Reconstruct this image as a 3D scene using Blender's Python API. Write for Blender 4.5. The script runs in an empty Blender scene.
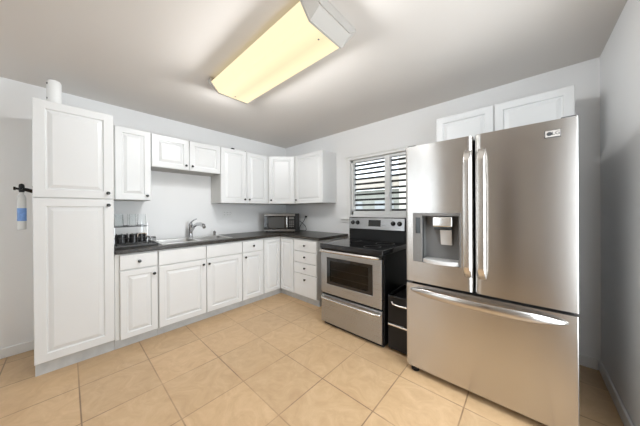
import bpy, bmesh, math, random
from mathutils import Vector, Matrix
random.seed(7)
S = bpy.context.scene
C = S.collection

# ------------------------------------------------------------------ camera
def make_camera():
    yaw, pitch, roll = math.radians(42.052), math.radians(-0.102), math.radians(-0.39)
    f_px = 227.944
    fw = Vector((-math.sin(yaw)*math.cos(pitch), math.cos(yaw)*math.cos(pitch), math.sin(pitch)))
    rt0 = Vector((math.cos(yaw), math.sin(yaw), 0))
    up0 = rt0.cross(fw)
    rt = rt0*math.cos(roll) + up0*math.sin(roll)
    up = up0*math.cos(roll) - rt0*math.sin(roll)
    cd = bpy.data.cameras.new('camera')
    cd.sensor_width = 36; cd.lens = f_px/640*36
    cd.shift_y = -2.36/640; cd.clip_start = 0.02
    co = bpy.data.objects.new('camera', cd); C.objects.link(co)
    m = Matrix((rt, up, -fw)).transposed().to_4x4()
    m.translation = Vector((3.378, -2.778, 1.265))
    co.matrix_world = m
    S.camera = co
make_camera()

# ------------------------------------------------------------------ world, light, exposure
S.view_settings.view_transform = 'Standard'
S.view_settings.look = 'None'
S.view_settings.gamma = 1
S.view_settings.exposure = 0.13
S.view_settings.use_curve_mapping = False
S.cycles.transparent_max_bounces = 32
W = bpy.data.worlds.new('world'); S.world = W; W.use_nodes = True
bg = W.node_tree.nodes['Background']
bg.inputs[0].default_value = (0.86, 0.93, 1.0, 1); bg.inputs[1].default_value = 2.6

# fill light added at the rear, set in an unseen made-up window
a = bpy.data.lights.new('rear_fill', 'AREA'); a.shape = 'RECTANGLE'; a.size = 1.46; a.size_y = 1.66
a.energy = 2.9; a.color = (1.0, 0.96, 0.88)
ao = bpy.data.objects.new('rear_fill', a); C.objects.link(ao)
ao.location = (1.08, -5.0, 1.48); ao.rotation_euler = (math.radians(100), 0, 0)
# added fill for the cabinet fronts, in an invented right-wall door out of view
a = bpy.data.lights.new('side_fill', 'AREA'); a.shape = 'RECTANGLE'; a.size = 1.0; a.size_y = 1.5
a.energy = 29; a.color = (0.87, 0.945, 1.0)
ao = bpy.data.objects.new('side_fill', a); C.objects.link(ao)
ao.location = (3.80, -1.54, 1.22); ao.rotation_euler = (math.radians(90), 0, math.radians(90))

LAMP_W = 3.1      # each of the fixture's lamp points
LAMP_COL = (0.95, 0.98, 1.0)

# ------------------------------------------------------------------ materials
def mat(name, col, rough=0.5, metal=0.0, spec=0.5, var=0.0, vscale=8, bump=0.0, bscale=200, coat=0.0):
    m = bpy.data.materials.new(name); m.use_nodes = True
    nt = m.node_tree; p = nt.nodes['Principled BSDF']
    p.inputs['Base Color'].default_value = (*col, 1)
    p.inputs['Roughness'].default_value = rough
    p.inputs['Metallic'].default_value = metal
    p.inputs['Specular IOR Level'].default_value = spec
    p.inputs['Coat Weight'].default_value = coat
    p.inputs['Coat Roughness'].default_value = 0.08
    g = nt.nodes.new('ShaderNodeNewGeometry')
    if var:
        n = nt.nodes.new('ShaderNodeTexNoise'); n.inputs['Scale'].default_value = vscale
        n.inputs['Detail'].default_value = 5
        nt.links.new(g.outputs['Position'], n.inputs['Vector'])
        r = nt.nodes.new('ShaderNodeValToRGB')
        r.color_ramp.elements[0].position = .3; r.color_ramp.elements[1].position = .7
        r.color_ramp.elements[0].color = (*[c*(1-var) for c in col], 1)
        r.color_ramp.elements[1].color = (*[min(1, c*(1+var)) for c in col], 1)
        nt.links.new(n.outputs['Fac'], r.inputs['Fac'])
        nt.links.new(r.outputs['Color'], p.inputs['Base Color'])
    if bump:
        n2 = nt.nodes.new('ShaderNodeTexNoise'); n2.inputs['Scale'].default_value = bscale
        n2.inputs['Detail'].default_value = 3
        nt.links.new(g.outputs['Position'], n2.inputs['Vector'])
        b = nt.nodes.new('ShaderNodeBump'); b.inputs['Strength'].default_value = bump
        b.inputs['Distance'].default_value = 0.002
        nt.links.new(n2.outputs['Fac'], b.inputs['Height'])
        nt.links.new(b.outputs['Normal'], p.inputs['Normal'])
    return m

def steel(name, col, rough, stretch=(1.2, 1.2, 160), aniso=0.6):
    m = mat(name, col, rough, 1.0)
    nt = m.node_tree; p = nt.nodes['Principled BSDF']
    g = nt.nodes.new('ShaderNodeNewGeometry')
    mp = nt.nodes.new('ShaderNodeMapping'); mp.inputs['Scale'].default_value = stretch
    n = nt.nodes.new('ShaderNodeTexNoise'); n.inputs['Scale'].default_value = 3; n.inputs['Detail'].default_value = 3
    nt.links.new(g.outputs['Position'], mp.inputs['Vector']); nt.links.new(mp.outputs['Vector'], n.inputs['Vector'])
    mr = nt.nodes.new('ShaderNodeMapRange')
    mr.inputs['To Min'].default_value = rough*0.85; mr.inputs['To Max'].default_value = rough*1.2
    nt.links.new(n.outputs['Fac'], mr.inputs['Value']); nt.links.new(mr.outputs['Result'], p.inputs['Roughness'])
    if aniso:
        p.inputs['Anisotropic'].default_value = aniso
        t = nt.nodes.new('ShaderNodeTangent'); t.direction_type = 'RADIAL'; t.axis = 'Z'
        nt.links.new(t.outputs['Tangent'], p.inputs['Tangent'])
        p.inputs['Anisotropic Rotation'].default_value = 0.25
    return m

def clear(name, tint=(1, 1, 1), refl=0.12, rough=0.02):
    m = bpy.data.materials.new(name); m.use_nodes = True
    nt = m.node_tree; nt.nodes.remove(nt.nodes['Principled BSDF'])
    o = nt.nodes['Material Output']
    t = nt.nodes.new('ShaderNodeBsdfTransparent'); t.inputs[0].default_value = (*tint, 1)
    g = nt.nodes.new('ShaderNodeBsdfGlossy'); g.inputs['Roughness'].default_value = rough
    l = nt.nodes.new('ShaderNodeLayerWeight'); l.inputs['Blend'].default_value = refl
    x = nt.nodes.new('ShaderNodeMixShader')
    nt.links.new(l.outputs['Fresnel'], x.inputs[0]); nt.links.new(t.outputs[0], x.inputs[1])
    nt.links.new(g.outputs[0], x.inputs[2]); nt.links.new(x.outputs[0], o.inputs['Surface'])
    return m

def emit(name, col, strength, base=(.02, .02, .02)):
    m = mat(name, base, 0.4)
    p = m.node_tree.nodes['Principled BSDF']
    p.inputs['Emission Color'].default_value = (*col, 1); p.inputs['Emission Strength'].default_value = strength
    return m

def diffuser_mat():
    # two tubes glow behind the plastic: brighter along each tube, dimmer between them
    m = emit('lamp_diffuser', (1.0, .85, .53), 1.0, (.08, .07, .05))
    nt = m.node_tree; p = nt.nodes['Principled BSDF']
    g = nt.nodes.new('ShaderNodeNewGeometry'); sx = nt.nodes.new('ShaderNodeSeparateXYZ')
    nt.links.new(g.outputs['Position'], sx.inputs[0])
    a = nt.nodes.new('ShaderNodeMath'); a.operation = 'ADD'; a.inputs[1].default_value = 1.715
    b = nt.nodes.new('ShaderNodeMath'); b.operation = 'ABSOLUTE'
    c = nt.nodes.new('ShaderNodeMapRange'); c.inputs['From Min'].default_value = .0; c.inputs['From Max'].default_value = .09
    c.inputs['To Min'].default_value = .88; c.inputs['To Max'].default_value = 1.04
    nt.links.new(sx.outputs['Y'], a.inputs[0]); nt.links.new(a.outputs[0], b.inputs[0]); nt.links.new(b.outputs[0], c.inputs['Value'])
    nt.links.new(c.outputs['Result'], p.inputs['Emission Strength'])
    return m

def tile_mat():
    m = mat('floor_tile', (.6, .4, .22), 0.32)
    nt = m.node_tree; p = nt.nodes['Principled BSDF']
    g = nt.nodes.new('ShaderNodeNewGeometry')
    mp = nt.nodes.new('ShaderNodeMapping'); mp.inputs['Location'].default_value = (-0.98+4.2, 2.728+0.409*10, 0)
    nt.links.new(g.outputs['Position'], mp.inputs['Vector'])
    b = nt.nodes.new('ShaderNodeTexBrick'); b.offset = 0; b.squash = 1
    b.inputs['Scale'].default_value = 1; b.inputs['Brick Width'].default_value = .42; b.inputs['Row Height'].default_value = .409
    b.inputs['Mortar Size'].default_value = .0042; b.inputs['Mortar Smooth'].default_value = .2
    b.inputs['Color1'].default_value = (.94, .94, .94, 1); b.inputs['Color2'].default_value = (1.06, 1.05, 1.04, 1)
    gn = nt.nodes.new('ShaderNodeTexNoise'); gn.inputs['Scale'].default_value = 1.7
    nt.links.new(g.outputs['Position'], gn.inputs['Vector'])
    gr = nt.nodes.new('ShaderNodeValToRGB')
    gr.color_ramp.elements[0].position = .38; gr.color_ramp.elements[0].color = (.46, .43, .42, 1)
    gr.color_ramp.elements[1].position = .62; gr.color_ramp.elements[1].color = (.80, .77, .74, 1)
    nt.links.new(gn.outputs['Fac'], gr.inputs['Fac']); nt.links.new(gr.outputs['Color'], b.inputs['Mortar'])
    nt.links.new(mp.outputs['Vector'], b.inputs['Vector'])
    n = nt.nodes.new('ShaderNodeTexNoise'); n.inputs['Scale'].default_value = 5; n.inputs['Detail'].default_value = 10
    n.inputs['Roughness'].default_value = .68; n.inputs['Distortion'].default_value = 2.2
    nt.links.new(g.outputs['Position'], n.inputs['Vector'])
    r = nt.nodes.new('ShaderNodeValToRGB')
    r.color_ramp.elements[0].position = .32; r.color_ramp.elements[1].position = .66
    r.color_ramp.elements[0].color = (.495, .325, .180, 1); r.color_ramp.elements[1].color = (.60, .415, .24, 1)
    e = r.color_ramp.elements.new(.5); e.color = (.55, .37, .208, 1)
    nt.links.new(n.outputs['Fac'], r.inputs['Fac'])
    x = nt.nodes.new('ShaderNodeMix'); x.data_type = 'RGBA'; x.blend_type = 'MULTIPLY'; x.inputs['Factor'].default_value = 1
    nt.links.new(r.outputs['Color'], x.inputs['A']); nt.links.new(b.outputs['Color'], x.inputs['B'])
    nt.links.new(x.outputs['Result'], p.inputs['Base Color'])
    bp = nt.nodes.new('ShaderNodeBump'); bp.inputs['Strength'].default_value = .5; bp.inputs['Distance'].default_value = .002; bp.invert = True
    nt.links.new(b.outputs['Fac'], bp.inputs['Height'])
    b2 = nt.nodes.new('ShaderNodeBump'); b2.inputs['Strength'].default_value = .12; b2.inputs['Distance'].default_value = .004
    nt.links.new(n.outputs['Fac'], b2.inputs['Height']); nt.links.new(bp.outputs['Normal'], b2.inputs['Normal'])
    nt.links.new(b2.outputs['Normal'], p.inputs['Normal'])
    return m

def granite():
    m = mat('granite', (.05, .045, .04), 0.3, spec=.35)
    nt = m.node_tree; p = nt.nodes['Principled BSDF']
    g = nt.nodes.new('ShaderNodeNewGeometry')
    n = nt.nodes.new('ShaderNodeTexNoise'); n.inputs['Scale'].default_value = 170; n.inputs['Detail'].default_value = 4
    nt.links.new(g.outputs['Position'], n.inputs['Vector'])
    r = nt.nodes.new('ShaderNodeValToRGB'); el = r.color_ramp.elements
    el[0].position = .36; el[0].color = (.012, .011, .010, 1)
    el[1].position = .68; el[1].color = (.17, .145, .12, 1)
    e = el.new(.54); e.color = (.030, .026, .022, 1)
    nt.links.new(n.outputs['Fac'], r.inputs['Fac']); nt.links.new(r.outputs['Color'], p.inputs['Base Color'])
    return m

M = dict(
    wall=mat('wall_paint', (.86, .86, .86), .55, bump=.06, bscale=90),
    rear=mat('rear_wall_paint', (.84, .80, .75), .6),
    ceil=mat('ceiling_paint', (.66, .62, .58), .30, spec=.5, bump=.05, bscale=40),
    trim=mat('trim_paint', (.84, .84, .83), .4),
    cab=mat('white_cabinet_paint', (.78, .785, .785), .32, var=.012, vscale=3),
    cabin=mat('cabinet_carcass', (.72, .72, .70), .45),
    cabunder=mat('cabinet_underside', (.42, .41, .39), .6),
    kick=mat('grey_toe_kick', (.56, .57, .57), .5, var=.08, vscale=14),
    knob=mat('dark_knob', (.012, .011, .010), .25, spec=.6),
    tile=tile_mat(), granite=granite(),
    steel=steel('brushed_steel', (.575, .555, .535), .24, aniso=.78),
    rsteel=steel('range_steel', (.44, .445, .455), .28),
    dsteel=steel('dark_steel', (.30, .29, .28), .3),
    polish=mat('polished_steel', (.78, .77, .75), .12, 1.0),
    handle=mat('satin_handle', (.70, .675, .645), .27, 1.0),
    sink=mat('sink_steel', (.80, .79, .77), .33, 1.0),
    chrome=mat('chrome', (.55, .55, .56), .1, 1.0),
    black=mat('black_enamel', (.008, .008, .008), .35, spec=.3),
    bplastic=mat('black_plastic', (.008, .008, .0085), .35, spec=.3),
    bglass=mat('black_glass', (.008, .008, .009), .05, spec=.7),
    dark=mat('dark_cavity', (.02, .02, .021), .6),
    grey=mat('grey_plastic', (.17, .162, .154), .38),
    greyd=mat('grey_panel', (.17, .165, .16), .35),
    fbody=mat('fridge_side', (.09, .09, .09), .45),
    wplastic=mat('white_plastic', (.85, .85, .84), .35),
    vinyl=mat('white_vinyl', (.80, .81, .81), .35),
    slat=mat('dark_slat', (.022, .02, .018), .5),
    pane=clear('window_pane', (.97, .98, .98), .05),
    glass=clear('tumbler_glass', (.985, .99, .99), .03, .03),
    ovglass=clear('oven_glass', (.55, .52, .48), .22, .05),
    ovin=mat('oven_cavity', (.30, .27, .24), .5, var=.2, vscale=9),
    rack=mat('oven_rack', (.7, .7, .7), .3, 1.0),
    wire=mat('black_wire', (.012, .012, .012), .3),
    plate=mat('black_stoneware', (.02, .02, .021), .18),
    tray=mat('dark_tray', (.055, .052, .05), .4),
    blue=mat('blue_label', (.16, .30, .62), .45, var=.15, vscale=60),
    milky=mat('milky_plastic', (.62, .62, .60), .35),
    badge=mat('badge_face', (.36, .33, .30), .6, spec=.2),
    mwin=mat('microwave_window', (.07, .068, .065), .25),
    brown=mat('dark_wood', (.09, .06, .045), .4, var=.2, vscale=6),
    satin=mat('satin_plastic', (.62, .61, .60), .35, .3),
    screen=mat('dark_display', (.02, .022, .022), .12),
    diff=diffuser_mat(),
    endcap=mat('lamp_end_cap', (.50, .475, .44), .45),
    facade=mat('cream_facade', (.80, .75, .66), .8, var=.05, vscale=2),
    facade2=mat('grey_facade', (.42, .42, .37), .8, var=.1, vscale=2),
    bluewin=mat('blue_glazing', (.24, .36, .58), .2),
    roofm=mat('tan_roof', (.42, .37, .31), .8, var=.15, vscale=5),
    leaf=mat('leaf', (.06, .08, .025), .6, var=.3, vscale=20),
    ground=mat('paving', (.35, .34, .32), .9, var=.1, vscale=3),
    fence=mat('pale_fence', (.5, .52, .52), .7),
)

# ------------------------------------------------------------------ mesh helpers
class MB:
    """collects shapes; build() links them as ONE mesh object"""
    def __init__(s): s.bm = bmesh.new()
    def merge(s, b, smooth=False):
        me = bpy.data.meshes.new('t'); b.to_mesh(me); b.free(); s.bm.from_mesh(me); bpy.data.meshes.remove(me); return s
    def box(s, x0, x1, y0, y1, z0, z1, bev=0.0, seg=2):
        b = bmesh.new(); bmesh.ops.create_cube(b, size=1)
        for v in b.verts:
            v.co = Vector(((x0+x1)/2+v.co.x*(x1-x0), (y0+y1)/2+v.co.y*(y1-y0), (z0+z1)/2+v.co.z*(z1-z0)))
        if bev: bmesh.ops.bevel(b, geom=b.edges[:], offset=bev, segments=seg, affect='EDGES', profile=.5)
        return s.merge(b)
    def fbox(s, F, u0, u1, v0, v1, n0, n1, bev=0.0, seg=2):
        b = bmesh.new(); bmesh.ops.create_cube(b, size=1)
        for v in b.verts:
            v.co = F(u0+(v.co.x+.5)*(u1-u0), v0+(v.co.y+.5)*(v1-v0), n0+(v.co.z+.5)*(n1-n0))
        bmesh.ops.recalc_face_normals(b, faces=b.faces[:])
        if bev: bmesh.ops.bevel(b, geom=b.edges[:], offset=bev, segments=seg, affect='EDGES', profile=.5)
        return s.merge(b)
    def quad(s, *pts):
        vs = [s.bm.verts.new(p) for p in pts]; s.bm.faces.new(vs); return s
    def prism(s, pts, vec, bev=0.0):
        """polygon pts (3d) extruded by vec"""
        b = bmesh.new(); vs = [b.verts.new(p) for p in pts]; f = b.faces.new(vs)
        r = bmesh.ops.extrude_face_region(b, geom=[f])
        for v in [e for e in r['geom'] if isinstance(e, bmesh.types.BMVert)]: v.co += Vector(vec)
        bmesh.ops.recalc_face_normals(b, faces=b.faces[:])
        if bev: bmesh.ops.bevel(b, geom=b.edges[:], offset=bev, segments=2, affect='EDGES', profile=.5)
        return s.merge(b)
    def lathe(s, o, axis, prof, n=20):
        """prof = [(t, r)] along axis from o"""
        ax = Vector(axis).normalized(); q = ax.to_track_quat('Z', 'Y'); o = Vector(o)
        b = bmesh.new(); rings = []
        for t, r in prof:
            if r <= 1e-6: rings.append([b.verts.new(o+ax*t)])
            else: rings.append([b.verts.new(o+ax*t+q@Vector((r*math.cos(2*math.pi*k/n), r*math.sin(2*math.pi*k/n), 0))) for k in range(n)])
        for A, B in zip(rings, rings[1:]):
            if len(A) == 1 and len(B) == 1: continue
            for k in range(n):
                j = (k+1) % n
                if len(A) == 1: b.faces.new((A[0], B[j], B[k]))
                elif len(B) == 1: b.faces.new((A[k], A[j], B[0]))
                else: b.faces.new((A[k], A[j], B[j], B[k]))
        if len(rings[0]) > 1: b.faces.new(rings[0][::-1])
        if len(rings[-1]) > 1: b.faces.new(rings[-1])
        bmesh.ops.recalc_face_normals(b, faces=b.faces[:])
        return s.merge(b)
    def tube(s, pts, r, n=8, closed=False, flat=None):
        """swept tube; r a number or list; flat=(vec, scale) squashes along vec"""
        pts = [Vector(p) for p in pts]; N = len(pts)
        rr = r if isinstance(r, (list, tuple)) else [r]*N
        b = bmesh.new(); rings = []; prev = None
        for i in range(N):
            if closed: t = pts[(i+1) % N]-pts[i-1]
            else: t = pts[min(i+1, N-1)]-pts[max(i-1, 0)]
            t.normalize()
            if prev is None:
                a = Vector((0, 0, 1)) if abs(t.z) < .9 else Vector((1, 0, 0))
                u = t.cross(a).normalized()
            else: u = (prev-t*prev.dot(t)).normalized()
            prev = u; w = t.cross(u)
            ring = []
            for k in range(n):
                d = (u*math.cos(2*math.pi*k/n)+w*math.sin(2*math.pi*k/n))*rr[i]
                if flat:
                    fv, sc = flat; d = d - fv*(d.dot(fv))*(1-sc)
                ring.append(b.verts.new(pts[i]+d))
            rings.append(ring)
        for i in range(N if closed else N-1):
            A, B = rings[i], rings[(i+1) % N]
            for k in range(n):
                j = (k+1) % n; b.faces.new((A[k], A[j], B[j], B[k]))
        if not closed: b.faces.new(rings[0][::-1]); b.faces.new(rings[-1])
        bmesh.ops.recalc_face_normals(b, faces=b.faces[:])
        return s.merge(b)
    def build(s, name, m, parent=None, angle=50, bevel=None):
        me = bpy.data.meshes.new(name)
        for f in s.bm.faces: f.smooth = True
        if parent is not None:
            w = parent.location.copy(); p = parent.parent
            while p is not None: w += p.location; p = p.parent
            if parent.type == 'EMPTY' or True:
                bmesh.ops.translate(s.bm, verts=s.bm.verts[:], vec=-w)
        s.bm.to_mesh(me); s.bm.free()
        me.set_sharp_from_angle(angle=math.radians(angle))
        me.materials.append(m)
        o = bpy.data.objects.new(name, me); C.objects.link(o)
        if parent is not None: o.parent = parent
        if bevel:
            md = o.modifiers.new('bevel', 'BEVEL'); md.width = bevel; md.segments = 3; md.limit_method = 'ANGLE'
        wn = o.modifiers.new('weighted_normal', 'WEIGHTED_NORMAL'); wn.mode = 'FACE_AREA'; wn.weight = 90; wn.keep_sharp = True
        return o

def fr(o, U):
    o = Vector(o); U = Vector(U).normalized(); V = Vector((0, 0, 1)); N = U.cross(V)
    return lambda u, v, n: o+U*u+V*v+N*n

def thing(name, label, cat, loc, group=None):
    o = bpy.data.objects.new(name, None); C.objects.link(o); o.location = loc; o.empty_display_size = .1
    o['label'] = label; o['category'] = cat
    if group: o['group'] = group
    return o
def tag(o, label, cat, group=None):
    o['label'] = label; o['category'] = cat
    if group: o['group'] = group
    return o
def struct(name, mb, m, parent=None, **k):
    o = mb.build(name, m, parent, **k)
    if parent is None: o['kind'] = 'structure'
    return o

def panel_door(F, u0, u1, v0, v1, n0=0.0, t=.02, stile=.058, parent=None, name='door', m=None):
    """raised-panel cabinet door: eased edge, routed groove, bevelled raised field"""
    b = bmesh.new()
    prof = [(0, n0), (0, n0+t-.004), (.004, n0+t), (stile, n0+t), (stile+.005, n0+t-.012),
            (stile+.012, n0+t-.012), (stile+.038, n0+t-.001), (stile+.040, n0+t-.001)]
    rings = []
    for ins, n in prof:
        rings.append([b.verts.new(F(u, v, n)) for u, v in ((u0+ins, v0+ins), (u1-ins, v0+ins), (u1-ins, v1-ins), (u0+ins, v1-ins))])
    b.faces.new(rings[0][::-1])
    for A, B in zip(rings, rings[1:]):
        for k in range(4):
            j = (k+1) % 4; b.faces.new((A[k], A[j], B[j], B[k]))
    b.faces.new(rings[-1])
    bmesh.ops.recalc_face_normals(b, faces=b.faces[:])
    mb = MB(); mb.merge(b)
    return mb.build(name, m or M['cab'], parent, angle=12)

def slab(F, u0, u1, v0, v1, n0, parent, name='drawer'):
    return MB().fbox(F, u0, u1, v0, v1, n0, n0+.02, .004).build(name, M['cab'], parent)

def knob(F, u, v, n, parent):
    o = F(u, v, n); ax = F(u, v, n+1)-o
    return MB().lathe(o, ax, [(0, .006), (.012, .005), (.014, .011), (.02, .0145), (.026, .012), (.029, 0)], 14).build('knob', M['knob'], parent)

# ------------------------------------------------------------------ the room
H, RW, YR = 2.442, 3.811, -5.06
YL = -5.06
WX0, WX1, WZ0, WZ1 = 1.478, 2.60, 1.195, 1.985      # window hole in the back wall
X2 = (.30, 1.86, .60, 2.36)                          # unseen rear window, added as an opening for the fill light
struct('floor', MB().box(0, RW, YR, 0, -.1, 0), M['tile'])
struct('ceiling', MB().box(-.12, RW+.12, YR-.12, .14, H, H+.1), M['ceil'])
struct('wall_left', MB().box(-.12, 0, YR-.12, .14, -.1, H), M['wall'])
DY0, DY1, DZ1 = -2.06, -1.02, 2.03
struct('wall_right', MB().box(RW, RW+.12, YR-.12, DY0, -.1, H).box(RW, RW+.12, DY1, .14, -.1, H).box(RW, RW+.12, DY0, DY1, DZ1, H).box(RW, RW+.12, DY0, DY1, -.1, .0), M['wall'])
dr = struct('fill_door', MB().box(RW+.03, RW+.07, DY0+.03, DY0+.14, .01, DZ1-.03, .003).box(RW+.03, RW+.07, DY1-.14, DY1-.03, .01, DZ1-.03, .003).box(RW+.03, RW+.07, DY0+.14, DY1-.14, .01, .22, .003).box(RW+.03, RW+.07, DY0+.14, DY1-.14, DZ1-.15, DZ1-.03, .003), M['trim'])  # invented door, out of frame, added to hold the side fill light
MB().box(RW+.046, RW+.054, DY0+.13, DY1-.13, .20, DZ1-.14).build('fill_door_pane', M['pane'], dr)
MB().lathe((RW+.028, DY0+.085, 1.0), (-1, 0, 0), [(0, .026), (.006, .026), (.010, .012), (.030, .012), (.036, .026), (.055, .024), (.060, 0)], 18).build('fill_door_knob', M['chrome'], dr)
struct('fill_door_trim', MB().box(RW-.012, RW+.12, DY0, DY0+.03, 0, DZ1).box(RW-.012, RW+.12, DY1-.03, DY1, 0, DZ1).box(RW-.012, RW+.12, DY0, DY1, DZ1-.03, DZ1), M['trim'])  # frame of the added door
mb = MB()
mb.box(0, WX0, 0, .14, -.1, H).box(WX1, RW, 0, .14, -.1, H).box(WX0, WX1, 0, .14, -.1, WZ0).box(WX0, WX1, 0, .14, WZ1, H)
struct('wall_back', mb, M['wall'])
mb = MB(); a0, a1, b0, b1 = X2
mb.box(0, a0, YR-.12, YR, -.1, H).box(a1, RW, YR-.12, YR, -.1, H).box(a0, a1, YR-.12, YR, -.1, b0).box(a0, a1, YR-.12, YR, b1, H)
struct('wall_front', mb, M['rear'])
struct('added_dark_door', MB().box(2.84, 3.20, YR, YR+.035, .005, 2.04, .004), M['brown'])  # unseen dark slab, added so the refrigerator reflects a dark band
w2 = struct('added_rear_window', MB().box(a0, a1, YR-.10, YR-.02, b0, b0+.05).box(a0, a1, YR-.10, YR-.02, b1-.05, b1).box(a0, a0+.05, YR-.10, YR-.02, b0, b1).box(a1-.05, a1, YR-.10, YR-.02, b0, b1).box(1.055, 1.105, YR-.10, YR-.02, b0, b1), M['vinyl'])  # made-up window behind the camera, there for rear fill and steel reflections
MB().box(a0+.04, a1-.04, YR-.064, YR-.056, b0+.04, b1-.04).build('window_pane', M['pane'], w2)
struct('baseboard_left', MB().box(0, .014, YR, -2.97, 0, .085, .004), M['trim'])
struct('baseboard_right', MB().box(RW-.014, RW, YR, DY0-.002, 0, .085, .004).box(RW-.014, RW, DY1+.002, 0, 0, .085, .004), M['trim'])
struct('baseboard_back', MB().box(1.45, RW-.016, -.014, 0, 0, .085, .004), M['trim'])

# window above the range
w1 = struct('window_1', MB().box(WX0, WX0+.034, .02, .10, WZ0, WZ1, .003).box(WX1-.034, WX1, .02, .10, WZ0, WZ1, .003)
            .box(WX0, WX1, .02, .10, WZ0, WZ0+.055, .003).box(WX0, WX1, .02, .10, WZ1-.035, WZ1, .003)
            .box(2.005, 2.075, .015, .095, WZ0, WZ1, .004), M['vinyl'])
MB().box(1.49, 2.02, .060, .066, WZ0+.04, WZ1-.03).build('window_pane', M['pane'], w1)
MB().box(2.06, 2.575, .060, .066, WZ0+.04, WZ1-.03).build('window_pane', M['pane'], w1)
MB().box(2.05, 2.075, -.004, .02, 1.44, 1.50, .003).build('window_latch', M['vinyl'], w1)
MB().box(1.405, 2.66, -.022, 0, 1.985, 2.040, .004).box(1.395, 2.67, -.034, 0, 2.022, 2.040, .003).build('head_casing', M['trim'], w1)
MB().box(1.420, 1.480, -.022, .02, 1.135, 1.985, .003).build('side_casing', M['trim'], w1)
MB().box(1.31, 2.74, -.035, 0, 1.125, 1.140, .004).box(1.325, 2.725, -.014, 0, 1.085, 1.125, .003).build('window_sill', M['trim'], w1)
zs = [1.915, 1.852, 1.786, 1.716, 1.641, 1.562, 1.487, 1.412, 1.337, 1.262]
for z in zs:
    b = MB()
    for x0, x1 in ((1.495, 2.010), (2.070, 2.57)):
        b.prism([(x0, .070, z-.014), (x0, .118, z-.010), (x0, .118, z+.016), (x0, .070, z+.012)], (x1-x0, 0, 0), .002)
    b.build('louvre_slat', M['slat'], w1)

# ------------------------------------------------------------------ base cabinets along the sink wall
FL = fr((.61, 0, 0), (0, 1, 0))        # u = y, outwards = +x
FB = fr((0, -.61, 0), (1, 0, 0))       # u = x, outwards = -y
KICK = .09
def base_body(t, y0, y1):
    MB().box(.005, .61, y0, y1, KICK, .874, .001).build('cabinet_body', M['cabin'], t)
    MB().box(.50, .579, y0, y1, 0, KICK-.001).build('toe_kick', M['kick'], t)

# tall pantry
t = thing('pantry_cabinet', 'tall white pantry cabinet with one door above another, at the left end of the run', 'cabinet', (.32, -2.724, 0))
MB().box(.005, .61, -2.952, -2.496, .105, 2.13, .001).build('cabinet_body', M['cabin'], t)
MB().box(.005, .579, -2.950, -2.496, 0, .104).build('toe_kick', M['kick'], t)
d = panel_door(FL, -2.952, -2.498, 1.379, 2.13, 0, .02, .062, t); knob(FL, -2.535, 1.428, .02, d)
d = panel_door(FL, -2.952, -2.498, .108, 1.373, 0, .02, .062, t); knob(FL, -2.533, 1.322, .02, d)

# drawer over door
t = thing('base_cabinet', 'narrow white base cabinet under the dish rack, one drawer above one door', 'cabinet', (.31, -2.33, 0))
base_body(t, -2.494, -2.168)
d = slab(FL, -2.460, -2.174, .727, .862, 0, t); knob(FL, -2.319, .792, .02, d)
d = panel_door(FL, -2.460, -2.174, .087, .716, 0, .02, .05, t); knob(FL, -2.203, .652, .02, d)

t = thing('sink_cabinet', 'wide white base cabinet under the sink with two doors', 'cabinet', (.31, -1.71, 0))
MB().box(.55, .61, -2.166, -1.248, KICK, .874, .001).box(.005, .03, -2.166, -1.248, KICK, .874).box(.03, .55, -2.166, -2.148, KICK, .874).box(.03, .55, -1.266, -1.248, KICK, .874).box(.03, .55, -2.148, -1.266, KICK, KICK+.018).build('cabinet_body', M['cabin'], t)
MB().box(.50, .579, -2.166, -1.248, 0, KICK-.001).build('toe_kick', M['kick'], t)
slab(FL, -2.162, -1.705, .718, .862, 0, t, 'false_drawer_front'); slab(FL, -1.697, -1.253, .718, .862, 0, t, 'false_drawer_front')
d = panel_door(FL, -2.162, -1.705, .087, .708, 0, .02, .055, t); knob(FL, -1.738, .651, .02, d)
d = panel_door(FL, -1.697, -1.253, .087, .708, 0, .02, .055, t); knob(FL, -1.675, .651, .02, d)

t = thing('base_cabinet', 'narrow white base cabinet right of the sink doors, one drawer above one door', 'cabinet', (.31, -1.08, 0))
base_body(t, -1.246, -.920)
d = slab(FL, -1.245, -.932, .718, .862, 0, t); knob(FL, -1.089, .790, .02, d)
d = panel_door(FL, -1.245, -.932, .087, .708, 0, .02, .052, t); knob(FL, -1.209, .651, .02, d)

# corner base with folding door
t = thing('corner_cabinet', 'white corner base cabinet with a folding two-panel door, below the microwave', 'cabinet', (.3, -.3, 0))
MB().prism([(.005, -.918, KICK), (.61, -.918, KICK), (.61, -.61, KICK), (.925, -.61, KICK), (.925, -.005, KICK), (.005, -.005, KICK)], (0, 0, .874-KICK)).build('cabinet_body', M['cabin'], t)
MB().prism([(.45, -.918, 0), (.579, -.918, 0), (.579, -.579, 0), (.925, -.579, 0), (.925, -.45, 0), (.45, -.45, 0)], (0, 0, KICK-.001)).build('toe_kick', M['kick'], t)
panel_door(FL, -.914, -.634, .092, .848, 0, .02, .042, t)
panel_door(FB, .634, .914, .092, .848, 0, .02, .042, t)

t = thing('drawer_cabinet', 'white base cabinet of four drawers beside the range', 'cabinet', (1.15, -.3, 0))
MB().box(.927, 1.374, -.61, -.005, KICK, .874, .001).build('cabinet_body', M['cabin'], t)
MB().box(.927, 1.374, -.579, -.50, 0, KICK-.001).build('toe_kick', M['kick'], t)
for v0, v1, kz in ((.708, .858, .787), (.552, .700, .632), (.402, .544, .480), (.098, .394, .326)):
    d = slab(FB, .939, 1.372, v0, v1, 0, t); knob(FB, 1.163, kz, .02, d)

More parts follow.
